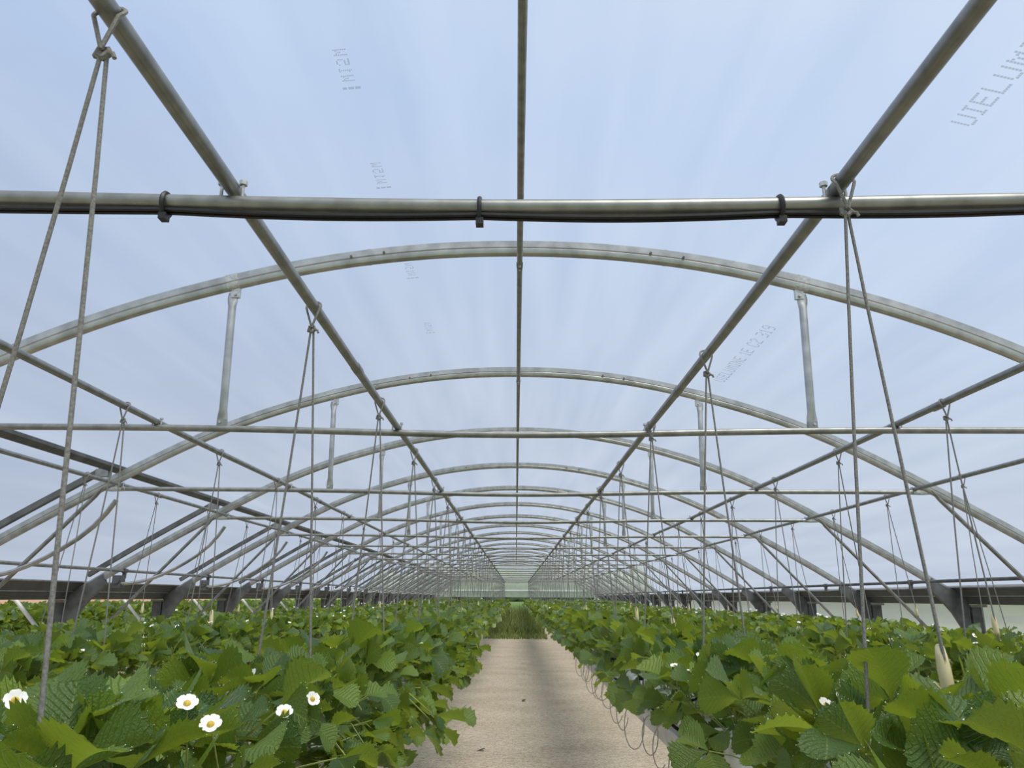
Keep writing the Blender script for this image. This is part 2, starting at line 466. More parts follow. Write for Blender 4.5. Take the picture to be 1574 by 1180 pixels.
def wall_sheet(name, x, z0, z1, y0, y1, m, label):
    mb = MB(); n = 40
    for k in range(n + 1):
        y = y0 + (y1 - y0) * k / n
        w = 0.012 * math.sin(k * 2.1)
        mb.v += [(x + w, y, z0), (x + w * 2, y, (z0 + z1) / 2), (x, y, z1)]
    for k in range(n):
        for j in range(2):
            a = k * 3 + j
            mb.f.append((a, a + 1, a + 4, a + 3)); mb.m.append(0)
    return link(name, mb.mesh(name, m, 0), kind='structure', label=label)
wall_sheet('wall_right', 6.34, 0.0, Z(-0.062), -5, YEND, M_SIDE, 'milky film side wall under the right gutter')

# far gable: film above, open below, white cross beam
gp = [(x, YEND, Z(arch_pt(x, 0.05)[1])) for x in np.linspace(-5.8, 5.8, 41)] + [(5.8, YEND, Z(0.02)), (-5.8, YEND, Z(0.02))]
gm = MB().add(gp, [tuple(range(len(gp)))])
link('wall_end', gm.mesh('wall_end', M_GABLE, 0), kind='structure', label='hazy film gable closing the far end of the tunnel')
tb = MB().box((-5.0, YEND - 0.10, Z(0.43)), (5.0, YEND - 0.04, Z(0.52)))
link('trim_1', tb.mesh('trim_1', M_WHITE), kind='structure', label='white cross beam on the far gable')

# ------------------------------------------------------------------ roof trusses
PROF = [(-0.030, 0.050), (-0.030, 0.006), (-0.026, 0.000), (-0.030, -0.006), (-0.029, -0.022), (-0.024, -0.037), (-0.013, -0.047), (0, -0.050),
        (0.013, -0.047), (0.024, -0.037), (0.029, -0.022), (0.030, -0.006), (0.026, 0.000), (0.030, 0.006), (0.030, 0.050)]
def arch_ring(x, sc=1.0):
    n = arch_n(x)
    return [(x + n[0] * q * sc, p * sc, Z(arch_z(x) + n[1] * q * sc)) for p, q in PROF]
def arch_sweep(x0, x1, sc=1.0, n=60):
    return MB().rings([arch_ring(x0 + (x1 - x0) * i / n, sc) for i in range(n + 1)])
def flat_end_tube(a, b, r, wide_axis, flat_len=0.08, sides=10, wa=1.35, th=0.28):
    """tube hammered flat at both ends, as bolted struts are"""
    a = Vector(a); b = Vector(b); d = (b - a); L = d.length; d.normalize()
    st = [0, flat_len * 0.55, flat_len * 1.1, flat_len * 1.7, L - flat_len * 1.7, L - flat_len * 1.1, L - flat_len * 0.55, L]
    sq = [(wa * .8, th), (wa, th), (wa * .95, th * 1.7), (1, 1), (1, 1), (wa * .95, th * 1.7), (wa, th), (wa * .8, th)]
    return MB().tube([a + d * s for s in st], r, sides, squash=sq, side=wide_axis)

me_arch = arch_sweep(-5.9, 5.9, 1.0, 96).mesh('arch_tube', M_ARCH, 28)
def sleeve_mesh(x, w, sc): return arch_sweep(x - w, x + w, sc, 4).mesh('sleeve', M_ARCH, 28)
me_sleeves = [(sleeve_mesh(-1.0 - 0.0, 0.012, 1.035)), (sleeve_mesh(1.0, 0.012, 1.035))]
me_clamps = []
for sx in (-1, 1):
    mb = arch_sweep(sx * 1.91 - 0.04, sx * 1.91 + 0.04, 1.06, 4)
    x, z = arch_pt(sx * 1.905, -0.075)
    mb.box((x - 0.028, -0.012, Z(z) - 0.035), (x + 0.028, 0.012, Z(z) + 0.03))
    mb.tube([(x, -0.028, Z(z) - 0.015), (x, 0.028, Z(z) - 0.015)], 0.009, 8)
    me_clamps.append(mb.mesh('hanger_clamp', M_BRIGHT, 30))
me_abolt = []
for bx in (-1.12, -0.9, 0.9, 1.12):
    x, z = arch_pt(bx, 0.012)
    me_abolt.append(MB().tube([(x, -0.026, Z(z)), (x, -0.040, Z(z))], 0.009, 8).mesh('bolt', M_DULL, 30))
mb = MB()
txs = np.linspace(-4.0, 4.0, 41)
mb.tube([(x, 0, Z(tie_z(x))) for x in txs], 0.0215, 12)
me_tie = mb.mesh('tie_bar', M_GALV, 50)
me_tieend = []
for sx in (-1, 1):
    me_tieend.append(MB().tube([(sx * 3.96, 0, Z(1.042)), (sx * 4.03, 0, Z(1.043)), (sx * 4.10, 0, Z(1.045)), (sx * 4.20, 0, Z(1.05))], 0.022, 10,
                     squash=[(1.04, 1.04), (1.25, .6), (1.4, .28), (1.3, .28)], side=(0, 0, 1)).mesh('flattened_end', M_BRIGHT, 40))
me_hang = [flat_end_tube((sx * 1.905, 0, Z(1.965)), (sx * 1.89, 0, Z(1.055)), 0.026, (1, 0, 0), 0.06).mesh('hanger', M_ARCH, 40) for sx in (-1, 1)]
me_hbolt = MB().tube([(0, -0.02, Z(1.075)), (0, 0.02, Z(1.075))], 0.010, 8).mesh('hanger_bolt', M_BRIGHT, 30)
mb = MB().box((-0.03, -0.014, Z(1.012)), (0.03, 0.014, Z(1.062)))
me_lug = mb.mesh('tie_lug', M_GALV, 30)
me_brace = [flat_end_tube((sx * 4.17, -0.01, Z(1.06)), (sx * 6.04, -0.01, Z(-0.98)), 0.021, (0, 1, 0), 0.07, wa=1.3, th=.35).mesh('knee_brace', M_GALV, 40) for sx in (-1, 1)]
def gusset(sx):
    pr = [(5.60, 0.285), (5.78, 0.165), (6.00, 0.06), (6.06, -0.02), (6.06, -0.62), (5.99, -0.50), (5.93, -0.34), (5.84, -0.17), (5.72, -0.02), (5.56, 0.14)]
    rings = [[(sx * x, yy, Z(z)) for x, z in pr] for yy in (-0.034, 0.034)]
    m_ = MB().rings(rings)
    return m_.mesh('foot_plate', M_DULL, 30)
me_gus = [gusset(-1), gusset(1)]

def truss_label(k):
    if k == 0: return 'galvanised roof truss whose tie bar with a black cable crosses the top of the view'
    if k < 9: return f'galvanised roof truss with arch and tie bar, {ORD[k]} ahead of the camera'
    return 'small distant galvanised roof truss in the crowded far half of the tunnel'
for k, y in enumerate(YT):
    tr = thing('roof_truss', truss_label(k), 'roof truss', (0, y, 0), 'roof trusses along the tunnel')
    ar = link('arch_tube', me_arch, tr)
    for m_ in me_sleeves: link('sleeve', m_, ar)
    for m_ in me_clamps: link('hanger_clamp', m_, ar)
    if k < 8:
        for m_ in me_abolt: link('bolt', m_, ar)
    tb = link('tie_bar', me_tie, tr)
    for m_ in me_tieend: link('flattened_end', m_, tb)
    for i, sx in enumerate((-1, 1)):
        hg = link('hanger', me_hang[i], tr)
        if k < 8:
            link('hanger_bolt', me_hbolt, hg, (sx * 1.9, 0, 0))
            link('tie_lug', me_lug, tb, (sx * 1.89, 0, 0.03))
        link('knee_brace', me_brace[i], tr)
        link('foot_plate', me_gus[i], tr)

# ------------------------------------------------------------------ gutters and posts
GP = [(5.86, 0.165), (5.875, 0.172), (5.965, 0.075), (6.03, 0.075), (6.05, 0.045), (6.35, 0.045), (6.37, 0.075), (6.45, 0.075), (6.53, 0.17), (6.545, 0.162),
      (6.46, 0.055), (6.40, 0.055), (6.34, -0.058), (6.06, -0.058), (6.00, 0.055), (5.955, 0.055)]
for sx, nm in ((-1, 'left'), (1, 'right')):
    gt = link('rain_gutter', None, None, (sx * 6.2, 0, Z(-0.06)), f'long dark steel rain gutter along the {nm} side of the tunnel', 'gutter')
    prof = [(sx * x - sx * 6.2, z + 0.06) for x, z in GP]
    part('channel', MB().prism_y(prof, -5, YEND, 0, 24), M_GUT, gt, 30)
    part('rolled_lip', MB().tube([(-sx * 0.335, y, 0.232) for y in np.linspace(-5, YEND, 20)], 0.012, 8), M_GALV, gt, 30)
    part('bottom_flange', MB().prism_y([(-sx * 0.20, 0.115), (-sx * 0.225, 0.115), (-sx * 0.225, 0.10), (-sx * 0.20, 0.10)], -5, YEND, 0, 24), M_ARCH, gt, 30)
    for k, y in enumerate(YT):
        lab = (f'dark steel post under the {nm} gutter, {ORD[k]} ahead of the camera' if k < 9 else f'small far steel post under the {nm} gutter near the tunnel end')
        ps = thing('gutter_post', lab, 'post', (sx * 6.15, y, 0), f'posts under the {nm} gutter')
        if k == 0:
            me_post = MB().box((-0.07, -0.05, 0.0), (0.07, 0.05, Z(-0.09))).mesh('post_shaft', M_DULL, 30)
            mb = MB().box((-0.10, -0.085, Z(-0.095)), (0.12, 0.085, Z(-0.062)))
            me_cap = mb.mesh('cap_plate', M_GALV, 30)
            me_rib = MB().box((-0.095, -0.012, Z(-0.55)), (-0.07, 0.012, Z(-0.095))).box((0.07, -0.012, Z(-0.45)), (0.10, 0.012, Z(-0.095))).mesh('stiffener', M_DULL, 30)
        link('post_shaft', me_post, ps); link('cap_plate', me_cap, ps); link('stiffener', me_rib, ps)

# next tunnel's braces under the left gutter, sunlight put into their white colour
me_nb = flat_end_tube((0, 0, Z(0.95)), (1.95, 0, Z(-0.75)), 0.024, (0, 1, 0), 0.07, wa=1.3, th=.35)
me_nb = MB().tube([(-0.55, 0, Z(-0.06)), (0.0, 0, Z(-0.62))], 0.026, 10).mesh('neighbour_brace', M_WHITE, 40)
for k in range(2, NT):
    lab = (f'sunlit-white tube brace of the next tunnel under the left gutter, beside the {ORD[k]} post' if k < 9 else 'tiny far sunlit-white brace of the next tunnel under the left gutter')
    link('tube_brace', me_nb, None, (-6.215, YT[k], 0), lab, 'brace', 'sunlit-white braces beyond the left gutter')

# ------------------------------------------------------------------ purlin pipes
def purlin(x, z, r, label, name='purlin_pipe', coupling_off=0.55, m=M_GALV, bolts=True):
    pu = link(name, None, None, (x, 0, Z(z)), label, 'pipe')
    pth = [(0, y, 0.004 * math.sin(y * 1.3 + x)) for y in np.linspace(-5, YEND - 0.05, 62)]
    part('tube', MB().tube(pth, r, 12), m, pu, 50)
    mc = MB().tube([(0, -0.055, 0), (0, -0.05, 0), (0, 0.05, 0), (0, 0.055, 0)], [r * 1.02, r * 1.16, r * 1.16, r * 1.02], 12).mesh('coupling', m, 30)
    for k in range(0, 9):
        link('coupling', mc, pu, (0, YT[2 * k] + coupling_off if 2 * k < NT else YEND - 2, 0))
    if bolts:
        mb = MB()
        mb.tube([(-r - 0.008, 0, -r - 0.03), (-r - 0.008, 0, r - 0.006)], 0.005, 8)
        mb.tube([(-r - 0.008, 0, r - 0.008), (-r - 0.008, 0, r + 0.004)], 0.011, 6)
        mb.tube([(r + 0.008, 0, -r - 0.03), (r + 0.008, 0, r - 0.006)], 0.005, 8)
        mb.tube([(r + 0.008, 0, r - 0.008), (r + 0.008, 0, r + 0.004)], 0.011, 6)
        mu = mb.mesh('u_bolt', M_BRIGHT, 30)
        for k in range(0, 8): link('u_bolt', mu, pu, (0, YT[k], 0))
    return pu
ZP = 1.052
PUR = {'inner left': (-0.765, ZP), 'inner right': (0.848, ZP), 'outer left': (-2.31, 1.078), 'outer right': (2.43, 1.078),
       'far left': (-4.02, 1.085), 'far right': (4.02, 1.07)}
DESC = {'inner left': 'grey steel purlin pipe lying on the tie bars just left of the path',
        'inner right': 'grey steel purlin pipe lying on the tie bars just right of the path',
        'outer left': 'grey steel purlin pipe midway to the left side, above the second row',
        'outer right': 'grey steel purlin pipe midway to the right side, above the second row',
        'far left': 'grey steel purlin pipe under the left ends of the tie bars',
        'far right': 'grey steel purlin pipe under the right ends of the tie bars'}
for k_, (x, z) in PUR.items():
    purlin(x, z, 0.0205, DESC[k_], coupling_off=1.9 + 0.25 * x)

rp = link('ridge_pipe', None, None, (0.018, 0, Z(2.222)), 'straight steel ridge pipe running under the tops of the arches', 'pipe')
me_rs = MB().tube([(0, 0.0, 0), (0, 0.05, 0), (0, 0.12, 0), (0, BAY - 0.02, 0)], 0.0205, 10,
                  squash=[(.45, 1.15), (.5, 1.15), (1, 1), (1, 1)], side=(0, 0, 1)).mesh('pipe_segment', M_GALV, 40)
me_rb = MB().tube([(0, 0.03, -0.022), (0, 0.03, 0.03)], 0.008, 8).tube([(0, 0.09, -0.022), (0, 0.09, 0.03)], 0.008, 8).mesh('splice_bolt', M_BRIGHT, 30)
for k in range(-1, NT - 1):
    s_ = link('pipe_segment', me_rs, rp, (0, Y0 + BAY * k + 0.07, 0))
    link('splice_bolt', me_rb, s_)

# roll-up pipes low on the roof slopes
for sx, zz, nm in ((1, 0.225, 'right'), (-1, 0.325, 'left')):
    x = sx * 5.36
    ru = link('roll_up_pipe', None, None, (x, 0, Z(zz)), f'thin film roll-up pipe low along the {nm} roof slope above the gutter', 'pipe')
    part('tube', MB().tube([(0, y, 0) for y in np.linspace(-5, YEND - 0.1, 40)], 0.021, 10), M_GALV if sx < 0 else M_DULL, ru, 50)
    mk = MB().tube([(0, -0.05, 0), (0, -0.04, 0), (0, 0.04, 0), (0, 0.05, 0)], [0.025, 0.034, 0.034, 0.025], 10)
    mk.box((-0.02, -0.02, -0.10), (0.02, 0.02, 0.0))
    mkm = mk.mesh('pipe_bracket', M_DULL, 30)
    for k in range(0, 10): link('pipe_bracket', mkm, ru, (0, YT[k] + 0.06, 0))

# ------------------------------------------------------------------ roof vent along the left slope
rv = link('roof_vent', None, None, (-4.15, 0, Z(1.22)), 'long roof vent frame with dark hinge rail along the left slope', 'roof vent')
hx, hz_ = arch_pt(-4.05, 0.075)
part('hinge_rail', MB().prism_y([(hx + 4.15 - 0.035, hz_ - 1.22 - 0.002), (hx + 4.15 - 0.035, hz_ - 1.22 + 0.030), (hx + 4.15 + 0.035, hz_ - 1.22 + 0.068),
                                 (hx + 4.15 + 0.035, hz_ - 1.22 + 0.036)], -5, YEND - 0.2, 0, 24), M_DULL, rv, 30)
vp_ = []
for i in range(25):
    x = -4.13 - 1.62 * i / 24
    vp_.append(arch_pt(x, 0.155 - 0.02 * i / 24))
rings = []
for i, (x, z) in enumerate(vp_):
    n = arch_n(max(-5.9, min(-4.1, x)))
    rings.append([(x + 4.15 + n[0] * q, p, z - 1.22 + n[1] * q) for p, q in ((-.028, .03), (-.028, -.03), (.028, -.03), (.028, .03))])
me_va = MB().rings(rings).mesh('vent_arm', M_DULL, 30)
x, z = vp_[0]
me_vb = MB().box((x + 4.15 - 0.07, -0.04, z - 1.22 - 0.075), (x + 4.15 + 0.06, 0.04, z - 1.22 + 0.0)).mesh('hinge_bracket', M_GALV, 30)
rk = [(-3.99, 0.916), (-4.07, 0.79), (-4.18, 0.656), (-4.32, 0.535), (-4.472, 0.432), (-4.62, 0.345), (-4.77, 0.273), (-4.92, 0.215), (-5.075, 0.178), (-5.22, 0.155), (-5.36, 0.155)]
me_rk = MB().tube([(x + 4.15, -0.10, z - 1.22) for x, z in rk], 0.028, 8, side=(0, 1, 0), squash=[(1.15, .8)] * len(rk)).mesh('rack_arm', M_ARCH, 40)
me_rg = MB().box((-1.27, -0.14, -1.12), (-1.15, -0.02, -0.96)).tube([(-1.21, -0.16, -1.02), (-1.21, 0.0, -1.02)], 0.05, 12).mesh('rack_gearbox', M_DULL, 30)
for k in range(NT):
    va = link('vent_arm', me_va, rv, (0, YT[k], 0))
    link('hinge_bracket', me_vb, va)
    ra = link('rack_arm', me_rk, rv, (0, YT[k], 0))
    if k < 10: link('rack_gearbox', me_rg, ra)

# ------------------------------------------------------------------ cable clipped under the first tie bar
def cable_z(x):
    c = [-3.2, -2.1, -0.937, -0.10, 0.696, 1.5, 2.7]
    i = max(0, min(len(c) - 2, sum(1 for q in c if q <= x) - 1))
    f = (x - c[i]) / (c[i + 1] - c[i])
    return tie_z(x) - 0.0265 - 0.008 * math.sin(math.pi * min(1, max(0, f)))
cb = link('black_cable', None, None, (0, Y0, Z(0.97)), 'thin black twin cable strapped under the nearest tie bar', 'cable')
for dy, nm in ((-0.007, 'wire'), (0.008, 'wire')):
    part(nm, MB().tube([(x, dy - 0.006, cable_z(x) - 0.97 - (0.003 if dy > 0 else 0)) for x in np.linspace(-2.6, 2.6, 90)], 0.0062, 6), M_BLACK, cb)
for x, lab in ((-0.937, 'black cable tie round the nearest tie bar, left of the path'), (-0.10, 'black cable tie round the middle of the nearest tie bar'),
               (0.696, 'black cable tie round the nearest tie bar, right of the path')):
    ct = link('cable_tie', None, None, (x, Y0, Z(tie_z(x))), lab, 'cable tie', 'cable ties on the nearest tie bar')
    ring = [(0, 0.029 * math.cos(a), 0.032 * math.sin(a) - 0.008) for a in np.linspace(0, 2 * math.pi, 20, endpoint=False)]
    part('strap', MB().tube(ring, 0.0065, 6, True, squash=[(1, 1)] * 20), M_BLACK, ct)
    part('buckle', MB().box((-0.009, -0.02, -0.056), (0.011, 0.006, -0.038)), M_BLACK, ct)

# ------------------------------------------------------------------ growing gutters (beds)
BEDS = {'inner left': -0.775, 'inner right': 0.855, 'outer left': -2.35, 'outer right': 2.45, 'far left': -4.15, 'far right': 4.15}
ZR = -0.585                                  # rim of the growing gutters
ROWN = {'inner left': 'row just left of the path', 'inner right': 'row just right of the path', 'outer left': 'second row left of the path',
        'outer right': 'second row right of the path', 'far left': 'third row left of the path', 'far right': 'third row right of the path'}
for nm, xg in BEDS.items():
    bed = link('growing_gutter', None, None, (xg, 0, Z(ZR - 0.14)), f'hanging white growing gutter carrying the strawberry {ROWN[nm]}', 'growing gutter')
    pr = [(-0.145, 0.128), (-0.145, 0.140), (-0.115, 0.140), (-0.075, 0.012), (0.075, 0.012), (0.115, 0.140), (0.145, 0.140), (0.145, 0.128), (0.123, 0.128), (0.085, 0.0), (-0.085, 0.0), (-0.123, 0.128)]
    part('trough', MB().prism_y(pr, -0.4, YEND - 0.6, 0, 30), M_TROUGH, bed, 30)
    part('substrate', MB().prism_y([(-0.10, 0.115), (-0.06, 0.15), (0.06, 0.15), (0.10, 0.115), (0.072, 0.02), (-0.072, 0.02)], -0.39, YEND - 0.62, 0, 30), M_PEAT, bed, 30)
for nm in ('inner left', 'inner right'):
    for k in range(11):
        y = 0.3 + 1.08 * k
        side = 'left' if 'left' in nm else 'right'
        rings = []
        for t_, s_ in ((0, .75), (0.03, .95), (0.08, 1), (0.5, 1.03), (0.92, 1), (0.97, .95), (1.0, .75)):
            rings.append([(0.118 * s_ * math.copysign(abs(math.cos(a)) ** .5, math.cos(a)), t_ * 1.0, 0.062 + 0.062 * s_ * math.copysign(abs(math.sin(a)) ** .5, math.sin(a)))
                          for a in np.linspace(0.15, 2 * math.pi + 0.15, 14, endpoint=False)])
        o = link('grow_bag', MB().rings(rings).mesh('grow_bag', M_BAG, 50), None, (BEDS[nm], y, Z(ZR - 0.0)),
                 f'white plastic grow bag just {side} of the path, {ORD[k]} from the camera', 'grow bag', f'grow bags in the {side} gutter')

# drip tubes looping out over the path side of the right bed
for k in range(13):
    y = 3.45 + 0.40 * k + random.uniform(-.13, .13)
    w = random.uniform(.038, .070); dn = random.uniform(.065, .13); e_ = random.uniform(.62, .98); dy_ = random.uniform(.002, .012)
    pts = [(0.09, -0.06, 0.10), (0.03, -0.05, 0.085)]
    for i in range(17):
        a = R(75) + i / 16 * 2 * math.pi * e_
        pts.append((-0.03 - w * .55 + w * math.cos(a), -0.04 + dy_ * i, -dn * .62 + dn * math.sin(a)))
    d_ = link('drip_tube', MB().tube(pts, 0.0028, 6).mesh('drip_tube', M_DRIP), None, (0.855 - 0.145, y, Z(ZR)),
              'thin drip tube looping below the rim of the right growing gutter', 'drip tube', 'drip tubes beside the right row')
for k, y in enumerate((3.62, 4.75, 6.1)):
    d_ = link('drip_stake', MB().tube([(-0.09, 0, 0.02), (0.02, 0.01, 0.05), (0.10, 0.02, 0.062)], [0.006, 0.006, 0.003], 6).box((-0.10, -0.012, 0.008), (-0.075, 0.012, 0.035)).mesh('drip_stake', M_BLACK),
              None, (0.80, y, Z(ZR) + 0.125), f'black drip stake on the white grow bags right of the path, {ORD[k]} from the camera', 'drip stake', 'black drip stakes')

# ------------------------------------------------------------------ hanging cords
def loop_pts(r, drop, lean):
    pts = []
    for a in np.linspace(-math.pi * 0.16, math.pi * 1.16, 15):
        pts.append(((r + 0.006) * math.cos(a), lean * math.sin(a), (r + 0.006) * math.sin(a)))
    pts.append((0.0, -lean * .5, -drop))
    return [(0.0, -lean * .5, -drop)] + pts
LP_N = MB().tube(loop_pts(0.021, 0.085, 0.02), 0.0045, 6).mesh('loop', M_CORD)
kn = MB()
kn.tube([(-0.012, 0, -0.008), (0, 0, -0.012), (0.012, 0, -0.002), (0.004, 0.008, 0.010), (-0.010, 0.004, 0.008)], 0.0075, 6, True)
kn.tube([(0.006, 0, 0), (0.022, -0.006, -0.008), (0.026, -0.006, -0.018)], 0.0045, 6)
KN_N = kn.mesh('knot', M_CORD)
hb = MB().tube([(0, 0, 0.055), (0, 0, 0.050), (0, 0, 0.03), (0, 0, 0), (0, 0, -0.035), (0, 0, -0.05), (0, 0, -0.055)], [0.006, 0.0095, 0.0125, 0.0145, 0.0145, 0.012, 0.006], 10)
hb.tube([(-0.008, 0, -0.05), (-0.022, 0, -0.03), (-0.028, 0, -0.022)], 0.003, 6)
HD_N = hb.mesh('cord_adjuster', M_CREAM, 40)
HL = MB().tube([(0, 0, 0.055), (0, 0, 0.03), (0, 0, -0.035), (0, 0, -0.055)], [0.006, 0.0125, 0.0145, 0.006], 6).mesh('cord_adjuster', M_WHITE, 40)
START = {'inner left': 1.225, 'inner right': 1.825, 'outer left': 2.98, 'outer right': 2.80, 'far left': 5.75, 'far right': 5.55}
n_cord = 0
for nm, (xp, zp) in PUR.items():
    xg = BEDS[nm]
    y = START[nm]; k = 0
    while y < YEND - 1.0:
        s1 = random.uniform(-.03, .03)
        bl = xg - 0.115 + s1 * .4; br = xg + 0.115 + s1 * .4
        if nm == 'inner left' and k == 0: bl, br = xp - 0.175, xp + 0.10
        if nm == 'inner right' and k == 0: bl, br = xg - 0.115, xg + 0.125
        kz = -0.088
        if nm == 'inner left' and k == 0: kz = -0.085
        lab = (f'{ORD[k]} pair of grey hanging cords on the {nm} purlin' if k < 10 else f'far pair of grey hanging cords on the {nm} purlin deep in the tunnel')
        root = thing('hanging_cord', lab.capitalize() if False else lab, 'cord', (xp, y, Z(zp)), f'hanging cords on the {nm} purlin')
        zb = ZR - zp
        has = (nm == 'inner right' and (k in (0, 2, 3, 5, 6) or k % 3 == 0)) or (nm != 'inner left' and random.random() < .3) or (nm == 'inner left' and k > 4 and k % 3 == 0)
        za = -0.155 - zp + random.uniform(-.03, .04)
        if nm == 'inner right' and k == 0: za = -0.150 - zp
        if k < 12:
            lp = link('loop', LP_N, root); link('knot', KN_N, root, (0, 0, kz))
            for j, bx in enumerate((bl, br)):
                dx = bx - xp
                xk = (-0.004 if j == 0 else 0.004)
                pts = [(xk + (dx - xk) * q, 0.006 * math.sin(q * 5 + j), kz + (zb - kz) * q) for q in (0, .15, .35, .6, .8, 1)]
                co = part('cord', MB().tube(pts, 0.0042 if k < 4 else 0.0048, 7), M_CORD, root, 60)
                if has and j == 1:
                    q = (za - kz) / (zb - kz)
                    ho = link('cord_adjuster', HD_N, root, (xk + (dx - xk) * q, 0.004, za))
                    ho.rotation_euler = (0, -math.atan2(dx, abs(zb - kz)), 0)
        else:
            mb = MB()
            for bx in (bl, br):
                mb.tube([(0, 0, kz), (bx - xp, 0, zb)], 0.0065, 5)
            mb.tube([(0, 0, 0.03), (0, 0, kz)], 0.008, 5)
            part('cord', mb, M_CORD, root, 60)
            if has and k < 22: link('cord_adjuster', HL, root, (br - xp) and ((br - xp) * .72, 0, za))
        y += 1.505 + random.uniform(-.03, .03); k += 1; n_cord += 1

# ------------------------------------------------------------------ strawberry plants
def leaflet(nr, nc, L, W, fold, curl, pleat, serr, twist=0.0):
    """serrated, folded, pleated leaflet along +X; returns verts, quads, uv (u in -1..1, v 0..1)"""
    v = []; uv = []; f = []
    cols = [(-1 + 2 * i / nc) for i in range(nc + 1)]
    for j in range(nr + 1):
        q = 1 - (1 - j / nr) ** 1.45
        w = W * (0.04 + 0.96 * math.sin(math.pi / 2 * q / 0.68) ** 0.95) if q < 0.68 else W * max(0.14, math.sqrt(max(0, 1 - ((q - 0.68) / 0.33) ** 2)))
        if q == 0: w = 0.0015
        for u in cols:
            ww = w; dx = 0.0
            if abs(u) > 0.99 and j > nr * 0.25:
                if j % 2 == 0: ww = w * (1 - serr); dx = -0.012 * L
                else: dx = 0.035 * L; ww = w * 1.04
            x = L * q + dx - abs(u) * L * 0.02 + (0.16 * L * (1 - q) * abs(u) if q > 0.02 else 0) * 0.6
            yv = u * ww
            z = abs(yv) * fold - curl * L * q * q + (pleat * (1 if j % 2 else -1) * abs(u) * (1.25 - abs(u))) - 0.25 * fold * (yv * yv) / max(W, 1e-6)
            z += twist * yv * q
            v.append((x, yv, z)); uv.append((u, q))
    n = nc + 1
    for j in range(nr):
        for i in range(nc):
            a = j * n + i
            f.append((a, a + n, a + n + 1, a + 1))
    return np.array(v), f, uv

def rot_axis(ax, a): return np.array(Matrix.Rotation(a, 3, ax))
class Leaf:
    """one trifoliate leaf: stalk points, and three leaflet placements (3x3, origin, scale, curl seed)"""
    def __init__(s, reach, height, tilt, size, rs):
        s.hub = np.array((reach, 0, height)); s.size = size
        s.stalk = [(0, 0, 0), (reach * .22, 0.006 * rs.uniform(-1, 1), height * .42), (reach * .60, 0.01 * rs.uniform(-1, 1), height * .80), (reach, 0, height)]
        if height < 0.06:
            s.stalk = [(0, 0, 0), (reach * .30, 0, 0.08 + height * .4), (reach * .68, 0, 0.09 + height * .6), (reach, 0, height)]
        base = rot_axis('Y', -tilt) @ rot_axis('X', rs.uniform(-.35, .35))
        s.pl = []
        for a, sc in ((0, 1.0), (R(rs.uniform(58, 80)), .93), (-R(rs.uniform(58, 80)), .93)):
            m = base @ rot_axis('Z', a) @ rot_axis('Y', rs.uniform(-.30, .22)) @ rot_axis('X', rs.uniform(-.22, .22))
            s.pl.append((m, s.hub + m @ np.array((0.006, 0, 0)), size * sc, rs.randrange(4)))
rs = random.Random(5)
LEAVES = []
for i in range(7): LEAVES.append(('up', Leaf(rs.uniform(.04, .12), rs.uniform(.22, .30), rs.uniform(.25, 1.15), rs.uniform(1.0, 1.22), rs)))
for i in range(8): LEAVES.append(('mid', Leaf(rs.uniform(.12, .20), rs.uniform(.15, .26), rs.uniform(.0, .85), rs.uniform(1.0, 1.25), rs)))
for i in range(7): LEAVES.append(('out', Leaf(rs.uniform(.18, .25), rs.uniform(.02, .20), rs.uniform(-.75, .05), rs.uniform(.95, 1.2), rs)))
for i in range(6): LEAVES.append(('hang', Leaf(rs.uniform(.24, .33), rs.uniform(-.08, .10), rs.uniform(-.95, -.15), rs.uniform(.95, 1.15), rs)))
IDX = {c: [i for i, l in enumerate(LEAVES) if l[0] == c] for c in ('up', 'mid', 'out', 'hang')}
LP = [dict(fold=.45, curl=.10, twist=.6), dict(fold=.85, curl=.02, twist=-.5), dict(fold=.25, curl=.32, twist=.8), dict(fold=.62, curl=.16, twist=-1.0)]
LL, LW = 0.102, 0.045
HI = [leaflet(17, 6, LL, LW, q['fold'], q['curl'], 0.0026, .10, q['twist']) for q in LP]
MI = [leaflet(9, 4, LL, LW, q['fold'], q['curl'], 0.0016, .20, q['twist']) for q in LP]
LO = [leaflet(5, 2, LL, LW, q['fold'], q['curl'], 0.0, .22, q['twist']) for q in LP]
VLO = [leaflet(3, 2, LL * 1.1, LW * 1.12, q['fold'], q['curl'], 0.0, .0, q['twist']) for q in LP]

def np_mesh(name, v, f, uv, mats, mi=None):
    me = bpy.data.meshes.new(name)
    v = np.asarray(v, np.float32)
    me.vertices.add(len(v)); me.vertices.foreach_set('co', v.ravel())
    ls = np.fromiter((len(q) for q in f), np.int32, len(f))
    li = np.concatenate([np.asarray(q, np.int32) for q in f]) if not isinstance(f, np.ndarray) else f.ravel().astype(np.int32)
    me.loops.add(len(li)); me.loops.foreach_set('vertex_index', li)
    me.polygons.add(len(ls))
    me.polygons.foreach_set('loop_start', np.concatenate([[0], np.cumsum(ls)[:-1]]).astype(np.int32))
    for m in mats: me.materials.append(m)
    if mi is not None: me.polygons.foreach_set('material_index', np.asarray(mi, np.int32))
    me.polygons.foreach_set('use_smooth', np.ones(len(ls), bool))
    if uv is not None:
        ul = me.uv_layers.new(name='UVMap')
        ul.data.foreach_set('uv', np.asarray(uv, np.float32)[li].ravel())
    me.update(calc_edges=True)
    return me

